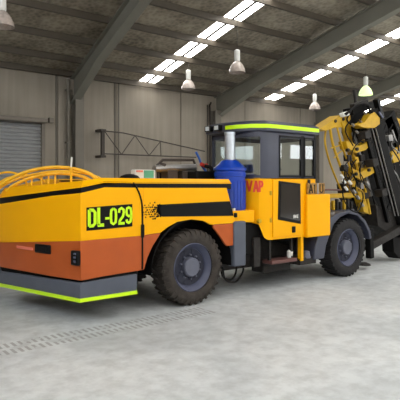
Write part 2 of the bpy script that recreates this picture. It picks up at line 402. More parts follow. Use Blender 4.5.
# wall jib
j = empty('wall_jib_crane', (7.75, YW-.15, 2.7)); yj = YW-.32
MB().box(7.72, 7.82, yj-.05, yj+.05, 2.66, 3.48).build('mast', M['truss'], j)
for z in (2.6, 3.42): MB().box(7.68, 7.86, yj-.06, YW, z, z+.07).build('wall_bracket', M['truss'], j)
MB().tube([(7.8, yj, 2.72), (11.5, yj, 2.72)], .02, 6).build('bottom_chord', M['truss'], j)
MB().tube([(7.8, yj, 3.44), (8.5, yj, 3.42), (11.9, yj, 2.95)], .02, 6).build('top_chord', M['truss'], j)
zz = [(7.85, 3.42), (8.45, 2.72), (8.95, 3.36), (9.5, 2.72), (9.95, 3.2), (9.98, 2.72)]
m_ = MB()
for a, bb in zip(zz[:-1], zz[1:]): m_.tube([(a[0], yj, a[1]), (bb[0], yj, bb[1])], .014, 6)
m_.build('lacing', M['truss'], j)
tag(j, 'dark triangular truss jib folded flat on the concrete wall left of the cab', 'jib crane')
# pendant lamps
def lamp(x, y, z, lb, glow=False):
    e = empty('pendant_lamp', (x, y, z))
    sh = [(.045, .3), (.1, .27), (.17, .18), (.21, .08), (.225, 0), (.218, 0), (.203, .08), (.163, .175), (.09, .26), (.04, .285)]
    MB().lathe(sh, (x, y, z), n=28, closed=True).build('shade', M['lampglow'] if glow else M['shade'], e)
    MB().lathe([(.0, .3), (.07, .3), (.075, .34), (.075, .58), (.05, .6), (0, .6)], (x, y, z), n=20).build('ballast_housing', M['white'], e)
    MB().tube([(x, y, z+.58), (x, y, zr(y)-.02)], .008, 6).build('chain', M['truss'], e)
    MB().lathe([(0, .06), (.05, .1), (.06, .16), (.03, .26), (0, .28)], (x, y, z), n=14).build('bulb', M['lampglow'] if glow else M['white'], e)
    tag(e, lb, 'lamp', 'pendant lamps')
lamp(3.22, 10.1, 4.78, 'pendant lamp cut by the upper left corner of the photo')
lamp(9.8, 12.9, 4.72, 'pendant lamp with milky shade hanging lowest, between skylight and concrete wall')
lamp(9.33, 10.15, 4.72, 'large pendant lamp with milky shade above the left end of the cab roof')
lamp(15.9, 12.9, 4.62, 'small pendant lamp with pale shade above the right end of the cab roof')
lamp(14.85, 9.95, 4.68, 'lit pendant lamp with greenish white shade above the drill boom tips', True)
# ------------------------------------------------------------------ drilling rig
R = empty('drilling_rig', (6.5, 7.1, 0))
tag(R, 'yellow and orange underground drilling rig with blue tank, glazed cab and raised black booms', 'drilling rig')
YN, YFAR = 6.0, 8.2
# rear body shell
cols = [  # footprint x, y, [z bottom, paint line, strip bottom, strip top, lip top], lip inset
 (5.40, 6.0, (.62, 1.19, 1.725, 1.785, 1.86)), (3.79, 6.0, (.62, 1.085, 1.735, 1.79, 1.865)), (3.21, 6.0, (.60, 1.08, 1.745, 1.80, 1.868)),
 (2.87, 6.0, (.58, 1.076, 1.675, 1.738, 1.83)), (2.705, 6.56, (.58, 1.03, 1.63, 1.685, 1.79)), (2.43, 7.72, (.58, .936, 1.495, 1.58, 1.73)), (2.55, 8.2, (.58, .95, 1.49, 1.57, 1.72)),
 (3.3, 8.2, (.6, 1.08, 1.74, 1.8, 1.868)), (5.4, 8.2, (.62, 1.19, 1.725, 1.785, 1.86))]
def inset(x, y, d):
    c = Vector((4.3, 7.1)); v = c-Vector((x, y))
    return x+(d if x < 3.0 else 0), y+(d if y < 6.6 else (-d if y > 7.9 else 0))
def shell(k0, k1, idx, din0=0, din1=0, th=.03, name='', m=None, parent=R, bevel=.006):
    m_ = MB(); O0 = []; O1 = []; I0 = []; I1 = []
    for i in idx:
        x, y, z = cols[i]
        a = inset(x, y, din0); b_ = inset(x, y, din1); c_ = inset(x, y, din0+th); d_ = inset(x, y, din1+th)
        O0.append((a[0], a[1], z[k0])); O1.append((b_[0], b_[1], z[k1])); I0.append((c_[0], c_[1], z[k0])); I1.append((d_[0], d_[1], z[k1]))
    m_.rings([[p, q, r, s] for p, q, r, s in zip(O0, O1, I1, I0)])
    return m_.build(name, m, parent, bevel=bevel)
rear = [1, 2, 3, 4, 5, 6, 7]
shell(1, 2, rear, name='rear_panel', m=M['yellow'])
shell(0, 1, rear, name='lower_panel', m=M['orange'])
# upper lip & bonnet
m_ = MB(); ring0 = []; ring1 = []; ring2 = []
for x, y, z in cols:
    ring0.append((x, y, z[3]+.004)); a = inset(x, y, .07); ring1.append((a[0], a[1], z[4])); 
    a = inset(x, y, .3); ring2.append((a[0], a[1], z[4]-.005))
ring00 = [(*inset(x, y, .05), z[3]+.004) for x, y, z in cols]
m_.rings([ring00, ring0, ring1, ring2])
m_.build('bonnet', M['yellow'], R, bevel=.012)
# black strip (set back)
m_ = MB(); m_.rings([[(*inset(x, y, .012), z[2]-.02) for x, y, z in cols], [(*inset(x, y, .012), z[3]+.02) for x, y, z in cols]])
m_.build('black_trim_band', M['black'], R)
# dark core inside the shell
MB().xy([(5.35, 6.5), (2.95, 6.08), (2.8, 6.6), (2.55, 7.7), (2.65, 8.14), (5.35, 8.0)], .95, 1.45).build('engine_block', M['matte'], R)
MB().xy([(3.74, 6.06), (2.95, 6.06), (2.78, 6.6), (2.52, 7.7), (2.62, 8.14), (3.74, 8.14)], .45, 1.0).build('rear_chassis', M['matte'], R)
# side panel right of the gap, with wheel arch
arch = [(3.80, .62), (3.86, .79), (3.94, .93), (4.06, 1.08), (4.2, 1.18), (4.36, 1.245), (4.62, 1.27), (4.85, 1.235), (4.98, 1.17), (5.1, 1.058), (5.19, .96), (5.262, .865), (5.31, .83)]
def zpaint(x): return 1.09+(x-3.79)*.062
split_l = zpaint(4.06)
i = 3
low_l = [(3.79, .62)]+arch[:4]
zz1 = zpaint(4.06)
m_ = MB(); m_.xz([(3.79, .62), (3.80, .62), (3.86, .79), (3.94, .93), (4.06, 1.08), (4.07, 1.103), (3.79, zpaint(3.79))], YN, YN+.04)
m_.build('lower_panel', M['orange'], R, bevel=.006)
m_ = MB(); m_.xz([(5.03, 1.13), (5.1, 1.058), (5.19, .96), (5.262, .865), (5.31, .83), (5.46, .83), (5.475, 1.17), (5.03, 1.17)], YN, YN+.04)
m_.build('lower_panel', M['orange'], R, bevel=.006)
up = [(3.79, zpaint(3.79)), (4.07, 1.107), (4.2, 1.18), (4.36, 1.245), (4.62, 1.27), (4.85, 1.235), (4.98, 1.174), (5.475, 1.174), (5.38, 1.49), (5.30, 1.725), (3.79, 1.735)]
MB().xz(up, YN, YN+.04).build('side_panel', M['yellow'], R, bevel=.006)
# same panels on the far side
MB().xz(up, YFAR-.04, YFAR).build('side_panel', M['yellow'], R)
# arch lining
m_ = MB(); N_ = 20; ro = [(4.68+.74*math.cos(a), .56+.70*math.sin(a)) for a in [PI*(-.02)+k*PI*1.04/N_ for k in range(N_+1)]]
for y0, y1 in ((YN+.03, 6.55), (7.65, YFAR-.03)):
    m_ = MB()
    for (a, b_) in zip(ro[:-1], ro[1:]):
        m_.xz([a, b_, (b_[0]*1.0+.0, b_[1]+.03), (a[0], a[1]+.03)], y0, y1)
    m_.build('wheel_arch_lining', M['matte'], R)
MB().box(3.75, 5.4, 6.52, 7.68, .45, 1.2).build('rear_axle_housing', M['matte'], R)
# gap between panels (black seam with latch)
m_ = MB(); m_.tube([(3.63, YN-.004, 1.80), (3.68, YN-.004, 1.74), (3.745, YN-.004, 1.6), (3.772, YN-.004, 1.4), (3.772, YN-.004, .63)], .012, 6, 4)
m_.build('panel_seam', M['black'], R)
MB().box(3.75, 3.80, YN-.02, YN+.01, 1.06, 1.24).build('latch', M['black'], R, bevel=.01)
# number plate
pl = MB(); x0p, x1p = 2.95, 3.615; slp = .018/.65
pl.xz([(x0p, 1.20), (x1p, 1.222), (x1p, 1.52), (x0p, 1.492)], YN-.008, YN+.002)
plate = pl.build('number_plate', M['black'], R, bevel=.003)
for ch, x, w in (('D', 2.965, .118), ('L', 3.096, .105), ('-', 3.196, .085), ('0', 3.272, .11), ('2', 3.393, .105), ('9', 3.505, .105)):
    m_ = MB(); letter(m_, ch, (x, YN-.008, 1.232+(x-2.945)*.03), (1, 0, 0), (0, 0, 1), w, .25, .03 if ch == '-' else (.041 if ch in 'DL' else .035))
    lt = m_.build('letter' if ch in 'DL' else ('dash' if ch == '-' else 'digit'), M['lime'], plate, angle=20)
# black stripe that breaks up into fragments
m_ = MB(); 
m_.xz([(4.02, 1.50), (5.36, 1.52), (5.44, 1.29), (4.10, 1.33), (4.0, 1.40)], YN-.004, YN+.002)
rr = random.Random(5)
for k in range(9):
    for l in range(8):
        q = k/9; x = 4.05-.30*q+rr.uniform(-.007, .007)+(.017 if l % 2 else 0); z = 1.305+l*.032+rr.uniform(-.006, .006)
        env = .12-.06*abs(q-.4)
        if abs(z-1.418) > env or rr.random() > 1.05-.55*q: continue
        s_ = .021*(1.05-.55*q)*rr.uniform(.6, 1.1); a = rr.random()*PI
        m_.xz([(x+s_*math.cos(a+t), z+s_*math.sin(a+t)*.9) for t in (0, PI/2, PI, 3*PI/2)], YN-.004, YN+.002)
m_.build('breaking_stripe_decal', M['black'], R)
# rear lights
def rearpt(y, z, out=0): return Vector((2.84-.24*(y-6)-out, y, z))
def rearbox(y0, y1, z0, z1, out=.02, inn=.03):
    m_ = MB(); a, b_ = rearpt(y0, 0), rearpt(y1, 0)
    m_.prism([(a.x-out, a.y, z0), (a.x+inn, a.y, z0), (b_.x+inn, b_.y, z0), (b_.x-out, b_.y, z0)], (0, 0, z1-z0)); return m_
tl = rearbox(6.54, 6.87, .865, .985).build('tail_lamp', M['black'], R, bevel=.015)
rearbox(6.63, 6.8, .89, .96, .028, -.01).build('lens', M['matte'], tl, bevel=.005)
rearbox(6.93, 7.3, .885, .925, .008).build('reflector', M['pink'], R, bevel=.004)
tl = rearbox(5.99, 6.12, .77, .955, .025).build('marker_lamp', M['black'], R, bevel=.015)
m_ = MB()
for z in (.81, .86, .905): m_.box(2.80, 2.82, 6.01, 6.1, z, z+.025)
m_.build('lens', M['rim'], tl, bevel=.003)
# rear bumper
bt = [(3.675, 5.975, .345, .58), (2.855, 5.975, .345, .555), (2.415, 7.74, .33, .515), (2.52, 8.23, .33, .53), (3.70, 8.23, .345, .58)]
m_ = MB()
def ins(x, y, d): return (x+(d if x < 3 else 0), y+(d if y < 6.5 else (-d if y > 7.8 else 0)))
m_.rings([[(x, y, b_-.03), (x, y, t), (*ins(x, y, .05), t), (*ins(x, y, .05), b_-.03)] for x, y, b_, t in bt])
bump_ = m_.build('rear_bumper', M['grey'], R, bevel=.006)
m_ = MB(); m_.rings([[(*ins(x, y, -.008), b_-.03), (*ins(x, y, -.008), b_+.018), (*ins(x, y, .01), b_+.018), (*ins(x, y, .01), b_-.03)] for x, y, b_, t in bt])
m_.build('reflective_strip', M['lime'], bump_)
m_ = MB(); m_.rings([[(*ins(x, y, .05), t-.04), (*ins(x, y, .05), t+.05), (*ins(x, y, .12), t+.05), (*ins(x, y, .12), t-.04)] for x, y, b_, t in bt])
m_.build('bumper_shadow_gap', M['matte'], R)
MB().xy([(3.68, 6.1), (2.95, 6.1), (2.55, 7.7), (2.6, 8.1), (3.68, 8.1)], .40, .50).build('belly_plate', M['matte'], R)
# yellow guard hoops around the cable reel on the rear deck
def arc3(p, q, h, n=18, ex=.5):
    p, q = Vector(p), Vector(q); out = []
    for k in range(n+1):
        t = k/n; z = h*(4*t*(1-t))**ex; v = p.lerp(q, t); v.z += z; out.append(v)
    return out
def hoop(name, p, q, h, r, ex=.75): MB().tube(arc3(p, q, h, ex=ex), r, 10).build(name, M['hose_yellow'], R)
hoop('guard_hoop', (2.36, 7.75, 1.68), (3.42, 6.62, 1.85), .25, .026)
hoop('guard_hoop', (2.5, 7.65, 1.68), (3.36, 6.7, 1.83), .17, .024)
hoop('guard_hoop', (2.45, 7.95, 1.68), (3.62, 6.8, 1.83), .21, .018)
hoop('guard_hoop', (2.3, 8.15, 1.66), (2.85, 7.75, 1.74), .26, .016, .6)
hoop('guard_hoop', (2.45, 8.15, 1.66), (3.1, 7.6, 1.74), .22, .016, .6)
for t in (.3, .42, .5, .58):
    p = Vector((2.5, 7.65, 1.7)).lerp(Vector((3.36, 6.7, 1.83)), t)
    MB().tube([(p.x, p.y, 1.7), (p.x+.02, p.y+.02, p.z+.19)], .014, 8).build('hoop_post', M['hose_yellow'], R)
reel = MB().lathe([(0, 0), (.5, 0), (.5, .05), (.25, .06), (.25, .12), (0, .12)], (3.4, 7.25, 1.72), n=36).build('cable_reel', M['truss'], R)
a_ = MB().tube([(3.11, 6.8, 1.8), (3.11, 6.8, 2.02)], .018, 8).build('marker_rod', M['hose_yellow'], R)
MB().tube([(3.11, 6.8, 2.0), (3.12, 6.8, 2.16)], .012, 8).build('rod_tip', M['white'], a_)
# deck and clutter behind the bonnet
MB().box(2.95, 5.35, 6.25, 7.95, 1.55, 1.74).build('rear_deck', M['matte'], R)
MB().lathe([(.17, -.08), (.17, 0), (.13, .05), (.06, .075), (0, .08)], (4.08, 6.85, 1.86), n=20).build('black_filler_cap', M['matte'], R)
bx = MB().box(4.25, 4.62, 6.95, 7.1, 1.75, 2.01).build('fluid_box', M['white'], R, bevel=.015)
MB().box(4.4, 4.58, 6.94, 6.96, 1.88, 2.0).build('label', M['green'], bx)
MB().box(4.26, 4.38, 6.94, 6.955, 1.97, 2.0).build('label', M['pink'], bx)
vp = MB(); vp.tube([(4.78, 7.1, 1.7), (4.76, 7.1, 2.1), (4.86, 7.1, 2.18), (5.5, 7.1, 2.2), (5.55, 7.1, 2.1), (5.55, 7.1, 1.7)], .025, 8)
vp.build('handrail', M['truss'], R)
MB().tube([(4.66, 7.05, 2.03), (5.5, 7.05, 2.07)], .06, 12).build('grey_muffler', M['steel'], R)
MB().box(4.9, 5.1, 7.0, 7.2, 1.7, 2.02).box(5.2, 5.45, 7.0, 7.2, 1.7, 2.0).build('valve_block', M['truss'], R, bevel=.01)
MB().tube([(4.82, 7.05, 2.02), (4.84, 7.05, 2.12)], .05, 10).build('muffler_cap', M['truss'], R)
MB().tube([at(196, 152, 7), at(199, 158, 7), at(202, 166, 7), at(206, 172, 7), at(206, 182, 7)], .02, 8, 4).build('blue_hose', M['bluehose'], R)
MB().tube([at(201, 164, 6.95), at(205, 166, 6.95), at(207, 165, 6.95)], .035, 8).build('red_coupling', M['redhose'], R)
MB().tube([at(205, 166, 6.9), at(211, 168, 6.8), at(214, 176, 6.8)], .03, 8, 4).build('hose', M['matte'], R)
MB().box(5.3, 5.95, 6.75, 7.9, 1.2, 2.0).build('cooler_box', M['matte'], R, bevel=.02)
# wheels
def wheel(cx, tyre, fs=1.0):
    cy = YN+.02; c = (cx, cy, .56)
    w = MB(); w.lathe([(.35, .0), (.365, .02), (.345, .05), (.30, .09), (.285, .13), (.12, .13), (.12, .27), (.345, .27), (.365, .31), (.35, .32)], c, 'Y', 48)
    W = w.build('wheel', M['rim'], R)
    dr = MB(); dr.lathe([(.272, .125), (.272, .115), (.17, .112), (.15, .125)], c, 'Y', 40, closed=True)
    # darker hand holes
    for k in range(10):
        a = 2*PI*k/10; p = (cx+.228*math.cos(a), cy+.118, .56+.228*math.sin(a))
        dr.lathe([(0, -.012), (.036, -.012), (.036, .01), (0, .01)], p, 'Y', 12)
    dr.build('rim_recess', M['rimdark'], W)
    MB().lathe([(0, .035), (.125, .035), (.14, .05), (.145, .14), (0, .14)], c, 'Y', 36).build('hub', M['hub'], W)
    for k in range(10):
        a = 2*PI*(k+.5)/10; p = (cx+.178*math.cos(a), cy+.10, .56+.178*math.sin(a))
        MB().lathe([(0, -.025), (.014, -.025), (.016, .015), (0, .015)], p, 'Y', 6).build('wheel_nut', M['hub'], W)
    t = MB()
    prof = [(.355, .015), (.40, -.005), (.46, -.008), (.505, .01), (.535, .03), (.54, .05), (.54, .29), (.535, .31), (.505, .33), (.46, .348), (.40, .345), (.355, .325)]
    t.lathe(prof, c, 'Y', 64, closed=True)
    nl = 34
    for k in range(nl):
        for side in (0, 1):
            a = 2*PI*(k+.5*side)/nl
            y0, y1 = ((.012, .18) if side == 0 else (.16, .33))
            da = .058 if tyre == 'rubber' else .075
            Ml = Matrix.Translation(Vector(c)) @ Matrix.Rotation(-a, 4, 'Y')
            pts = []
            sk = .05 if side == 0 else -.05
            for (rr0, yy) in ((.52, y0), (.556, y0+.012), (.556, y1), (.52, y1)):
                f_ = (yy-y0)/(y1-y0)
                pts.append((rr0, yy, f_*sk))
            r0 = [Ml @ Vector((r_, yy, s_-da*.5*.56)) for r_, yy, s_ in pts]
            r1 = [Ml @ Vector((r_, yy, s_+da*.5*.56)) for r_, yy, s_ in pts]
            t.rings([r0, r1])
            if side == 0 and tyre == 'rubber':  # shoulder lug running down the sidewall
                q = [Ml @ Vector(p) for p in ((.475, -.012, -.012), (.54, .004, -.016), (.54, .004, .016), (.475, -.012, .012))]
                q2 = [Ml @ Vector(p) for p in ((.475, .02, -.012), (.54, .03, -.016), (.54, .03, .016), (.475, .02, .012))]
                t.rings([q, q2])
    t.build('tyre', M[tyre], W, angle=30)
    return W
w1 = wheel(4.68, 'rubber'); w2 = wheel(8.45, 'rubber_front')
def mirror_wheel(w):
    c = copy_tree(w, R); c.matrix_parent_inverse = R.matrix_basis.inverted()
    cx = 4.68 if w is w1 else 8.45
    c.location = (2*cx, 2*7.1, 0); c.rotation_euler = (0, 0, PI)
mirror_wheel(w1); mirror_wheel(w2)
# chassis
MB().box(5.3, 8.0, 6.6, 7.7, .32, .85).build('chassis', M['grime'], R, bevel=.02)
MB().box(7.9, 9.3, 6.5, 7.7, .4, 1.15).build('front_chassis', M['grime'], R, bevel=.02)
MB().box(5.7, 6.2, 6.15, 6.6, .62, 1.15).build('battery_box', M['matte'], R, bevel=.02)
MB().tube([(5.5, 6.5, .95), (6.2, 6.45, 1.0), (7.2, 6.45, .7)], .05, 10, 4).build('hose', M['matte'], R)
MB().box(5.98, 6.13, 6.1, 6.2, .42, .9).build('step_post', M['grime'], R, bevel=.01)
MB().box(6.32, 6.95, 6.02, 6.25, .44, .50).build('cab_step', M['rust'], R, bevel=.01)
for x in (6.36, 6.9): MB().box(x-.02, x+.02, 6.1, 6.15, .46, .86).build('step_hanger', M['grime'], R)
MB().lathe([(0, 0), (.05, 0), (.055, .1), (.03, .13), (0, .13)], (6.9, 6.15, .5), n=14).build('water_bottle_filter', M['white'], R)
MB().box(6.4, 7.1, 6.3, 6.6, .25, .45).build('under_cab_tank', M['grime'], R, bevel=.02)
MB().box(7.06, 7.13, 6.03, 6.11, .43, 1.62).build('yellow_post', M['yellow'], R, bevel=.008)
MB().box(7.06, 7.5, 6.05, 6.5, .35, .48).build('front_step', M['grime'], R, bevel=.01)
MB().lathe([(0, 0), (.08, 0), (.06, .12), (0, .14)], (7.28, 6.1, .46), n=14).build('grease_can', M['hub'], R)
# grey upright box between bonnet and cab
MB().box(5.43, 5.68, 5.97, 6.13, .50, 1.20).build('grey_step_box', M['grey'], R, bevel=.02)
MB().box(5.42, 5.95, 6.06, 6.7, 1.17, 1.36).build('tank_shelf', M['yellow'], R, bevel=.01)
MB().box(5.50, 5.56, 6.04, 6.07, 1.26, 1.33).build('latch', M['black'], R, bevel=.01)
MB().lathe([(0, -.03), (.035, -.03), (.035, .02), (0, .02)], (6.03, 6.04, 1.18), 'Y', 16).build('hose_fitting', M['boomyellow'], R)
for i, (a, b_) in enumerate((((5.25, .55), (5.6, .5)), ((5.3, .5), (5.75, .48)))):
    MB().tube([(a[0], 6.1, a[1]), (a[0]+.06, 6.1, .34-.05*i), ((a[0]+b_[0])/2+.05, 6.1, .28-.04*i), (b_[0]-.03, 6.1, .36), (b_[0], 6.1, b_[1])], .016, 8, 5).build('dangling_hose', M['matte'], R)
# blue tank and exhaust pipe
bt_ = MB().lathe([(0, 0), (.235, 0), (.25, .02), (.25, .56), (.262, .565), (.262, .63), (.25, .635), (.25, .65), (.275, .67), (.275, .70), (.25, .72), (.14, .82), (.10, .84), (0, .84)], (5.685, 6.36, 1.34), n=40).build('blue_tank', M['blue'], R, angle=50)
for k in range(10):
    a = -PI/2-1.2+k*.25
    MB().tube([(5.685+.252*math.cos(a), 6.36+.252*math.sin(a), 1.38), (5.685+.252*math.cos(a), 6.36+.252*math.sin(a), 1.84)], .007, 6).build('tank_rib', M['blue'], bt_)
MB().box(5.52, 5.56, 6.09, 6.13, 1.36, 1.4).build('rivet_plate', M['white'], bt_)
MB().lathe([(0, 0), (.085, 0), (.085, .5), (.092, .505), (.092, .55), (0, .55)], (5.685, 6.36, 2.08), n=28).build('exhaust_pipe', M['silver'], R)
# cab: lower body
FP = [(7.41, 6.0), (6.22, 6.0), (6.13, 6.015), (6.05, 6.06), (6.0, 6.13), (5.97, 6.25), (5.96, 6.5), (5.96, 7.15), (7.41, 7.15)]
def cabring(z, d=0):
    out = []
    for x, y in FP:
        out.append((x+(d if x < 6.2 else (-d if x > 7.3 else 0)), y+(d if y < 6.1 else (-d if y > 7.0 else 0)), z))
    return out
zb = {0: .86, 1: .86, 2: .9, 3: 1.12, 4: 1.14, 5: 1.15, 6: 1.15, 7: 1.15, 8: .86}
zt = lambda x: 1.885
m_ = MB()
lo = [(x, y, zb[i]) for i, (x, y) in enumerate(FP)]; hi = [(x, y, 1.885) for x, y in FP]
lo2 = [(p[0], p[1], zb[i]) for i, p in enumerate(cabring(0, .03))]; hi2 = [(p[0], p[1], 1.885) for p in cabring(0, .03)]
m_.rings([hi2, hi, lo, lo2], caps=False)
m_.build('cab_body', M['yellow'], R, angle=25)
MB().xy([(x, y) for x, y, z in cabring(0, .04)], 1.12, 1.16).build('cab_floor', M['matte'], R)
# cab door and its window
dr = MB(); dr.xz([(6.30, .90), (7.04, .90), (7.04, 1.86), (6.30, 1.86)], YN-.022, YN-.001)
door = dr.build('cab_door', M['yellow'], R, bevel=.006)
m_ = MB(); f = [(6.41, 1.19), (6.985, 1.09), (6.975, 1.79), (6.43, 1.835)]
m_.xz(f, YN-.034, YN-.02); m_.build('window_frame', M['black'], door, bevel=.01)
g = [(6.455, 1.235), (6.945, 1.145), (6.94, 1.75), (6.47, 1.79)]
m_ = MB(); m_.xz(g, YN-.039, YN-.032); m_.build('door_window', mat('dark_window_film', (26, 22, 20), .08, coat=1, var=.3, scale=5), door)
m_ = MB()
for ch, x in (('I', 6.76), ('N', 6.80), ('E', 6.86)): letter(m_, ch, (x, YN-.04, 1.20), (1, 0, 0), (0, 0, 1), .045, .055, .012)
m_.build('window_lettering', M['white'], door)
MB().box(6.76, 6.84, YN-.045, YN-.02, .95, 1.06).build('door_handle', M['black'], door, bevel=.012)
for z in (1.15, 1.6): MB().box(6.24, 6.28, YN-.02, YN, z, z+.07).build('hinge', M['boomyellow'], door, bevel=.005)
# red lettering on the curved rear corner
m_ = MB()
for ch, a, b_, w_ in (('V', (5.967, 6.262), (6.0, 6.13), .115), ('A', (6.0, 6.128), (6.05, 6.058), .078), ('P', (6.05, 6.058), (6.13, 6.013), .068)):
    u_ = (Vector(b_)-Vector(a)).normalized()
    letter(m_, ch, (a[0]+u_.y*.003, a[1]-u_.x*.003, 1.65), (u_.x, u_.y, 0), (0, 0, 1), w_, .19, .036)
m_.build('red_lettering', M['red'], R)
# cab upper frame
ZT0, ZT1 = 1.875, 2.62
def wallseg(m_, a, b_, z0, z1, th=.05):
    a = Vector((a[0], a[1])); b_ = Vector((b_[0], b_[1])); t = (b_-a).normalized(); n = Vector((t.y, -t.x))
    if n.dot(Vector((6.7, 6.6))-a) < 0: n = -n
    m_.xy([(a.x, a.y), (b_.x, b_.y), (b_.x+n.x*th, b_.y+n.y*th), (a.x+n.x*th, a.y+n.y*th)], z0, z1)
fr = MB()
for z0, z1 in ((1.868, 1.93), (2.56, 2.65)):
    for i in range(len(FP)-1): wallseg(fr, FP[i], FP[i+1], z0, z1, .045)
    wallseg(fr, FP[-1], FP[0], z0, z1, .045)
fr.build('cab_frame', M['cabgrey'], R)
ps = MB(); 
ps.xy([(6.46, 5.995), (6.22, 5.995), (6.13, 6.012), (6.07, 6.045), (6.12, 6.1), (6.24, 6.06), (6.46, 6.06)], 1.88, 2.62)
ps.build('cab_corner_pillar', M['cabgrey'], R, angle=25)
for x0, x1 in ((7.03, 7.10), (7.37, 7.42)): MB().box(x0, x1, 5.995, 6.05, 1.88, 2.62).build('cab_pillar', M['black'], R)
for (x, y) in ((5.96, 7.1), (7.36, 7.1)): MB().box(x, x+.05, y, y+.05, 1.88, 2.62).build('cab_pillar', M['cabgrey'], R)
# side window frames & panes
for x0, x1 in ((6.46, 7.035), (7.095, 7.385)):
    w = MB(); b0, b1 = 1.90, 2.60
    sd = .028
    w.box(x0, x1, 5.985, 6.02, b0, b0+sd).box(x0, x1, 5.985, 6.02, b1-sd, b1).box(x0, x0+sd, 5.985, 6.02, b0, b1).box(x1-sd, x1, 5.985, 6.02, b0, b1)
    W = w.build('side_window', M['black'], R)
    MB().box(x0+sd-.003, x1-sd+.003, 5.998, 6.004, b0+sd-.003, b1-sd+.003).build('pane', M['glass'], W)
m_ = MB()
idx = [3, 4, 5, 6, 7]
rs = [[(FP[i][0]+.012, FP[i][1]+.006, z) for z in (1.92, 2.57)]+[(FP[i][0]+.018, FP[i][1]+.01, z) for z in (2.57, 1.92)] for i in idx]
m_.rings(rs); m_.build('rear_windscreen', M['glass'], R)
MB().box(6.0, 7.38, 7.135, 7.142, 1.92, 2.57).build('far_window', M['glass'], R)
MB().box(7.39, 7.397, 6.05, 7.1, 1.92, 2.57).build('front_windscreen', M['glass'], R)
# roof
RP = [(7.43, 5.93), (6.30, 5.93), (6.13, 5.96), (5.94, 6.12), (5.84, 6.36), (5.80, 6.62), (5.80, 7.12), (7.43, 7.18)]
def rring(z, d):
    return [(x+(d if x < 6.0 else (-d if x > 7.3 else 0)), y+(d if y < 6.5 else (-d if y > 6.9 else 0)), z) for x, y in RP]
m_ = MB(); m_.rings([rring(2.63, .08), rring(2.66, .0), rring(2.78, .0), rring(2.825, .05), rring(2.84, .2)])
roof = m_.build('cab_roof', M['cabgrey'], R, angle=30)
m_ = MB()
st_ = [(7.42, 5.925), (6.30, 5.925), (6.125, 5.955), (5.935, 6.115), (5.835, 6.355), (5.795, 6.60)]
m_.rings([[(x, y-.004, 2.70), (x, y-.004, 2.765), (x+.01, y+.02, 2.765), (x+.01, y+.02, 2.70)] for x, y in st_])
m_.build('reflective_strip', M['lime'], roof)
for y in (6.68, 6.92):
    l_ = MB().box(5.73, 5.81, y, y+.16, 2.69, 2.79).build('roof_lamp', M['black'], roof, bevel=.01)
    MB().box(5.72, 5.735, y+.03, y+.12, 2.705, 2.775).build('lens', M['lens'], l_)
# cab inside
s_ = MB().box(6.25, 6.7, 6.3, 6.75, 1.2, 1.55).box(6.2, 6.32, 6.3, 6.75, 1.5, 1.95).build('driver_seat', M['seat'], R, bevel=.05)
MB().box(6.2, 6.29, 6.42, 6.63, 1.97, 2.12).build('headrest', M['seat'], s_, bevel=.03)
MB().box(7.05, 7.35, 6.15, 6.85, 1.2, 1.95).build('dashboard', M['seat'], R, bevel=.03)
MB().tube([(7.0, 6.6, 1.9), (6.95, 6.6, 2.05)], .02, 8).lathe([(.17, 0), (.185, .01), (.17, .02), (.155, .01)], (6.93, 6.6, 2.04), n=24, closed=True).build('steering_wheel', M['matte'], R)
# yellow box in front of the cab
m_ = MB(); m_.xy([(7.11, 5.93), (7.755, 5.93), (7.755, 6.35), (7.11, 6.35)], .845, 1.60)
yb = m_.build('front_tool_box', M['yellow'], R, bevel=.02)
# fittings on top of it
m_ = MB().box(7.15, 7.62, 5.95, 5.99, 1.6, 1.8).box(7.43, 7.62, 5.99, 6.3, 1.6, 1.8); bk = m_.build('valve_cover', mat('dull_ochre', (150, 112, 50), .6, var=.5, scale=14), R, bevel=.01)
for ch, x, w_ in (('A', 7.17, .11), ('1', 7.28, .09), ('U', 7.46, .11)):
    m_ = MB(); letter(m_, ch, (x, 5.949, 1.62), (1, 0, 0), (0, 0, 1), w_, .16, .022); m_.build('letter' if ch != '1' else 'digit', M['matte'], bk)
MB().box(7.39, 7.43, 5.94, 5.95, 1.6, 1.8).build('divider', M['steel'], bk)
for k, x in enumerate((7.2, 7.67, 7.72)):
    MB().tube([(x, 5.97 if x < 7.3 else 6.1, 1.78 if x < 7.3 else 1.58), (x, 5.97 if x < 7.3 else 6.1, 1.86 if x < 7.3 else 1.75)], .025, 8).build('hose_fitting', M['steel'] if k % 2 else M['grime'], R)
# fender over the front wheel
oc = [(7.38, .43), (7.40, .62), (7.50, .86), (7.70, 1.08), (8.0, 1.22), (8.35, 1.27), (8.7, 1.21), (8.95, 1.06), (9.12, .85), (9.16, .7)]
ic = [(7.66, .43), (7.72, .66), (7.83, .86), (7.95, 1.04), (8.14, 1.16), (8.39, 1.22), (8.68, 1.17), (8.90, 1.02), (9.06, .83), (9.09, .68)]
m_ = MB(); m_.rings([[(o_[0], 6.0, o_[1]), (o_[0], 6.48, o_[1]), (i_[0], 6.48, i_[1]), (i_[0], 6.0, i_[1])] for o_, i_ in zip(oc, ic)])
m_.build('front_fender', M['cabgrey'], R, bevel=.01, angle=30)
m_ = MB(); m_.rings([[(o_[0], 8.2, o_[1]), (o_[0], 7.72, o_[1]), (i_[0], 7.72, i_[1]), (i_[0], 8.2, i_[1])] for o_, i_ in zip(oc, ic)])
m_.build('front_fender', M['cabgrey'], R, bevel=.01, angle=30)
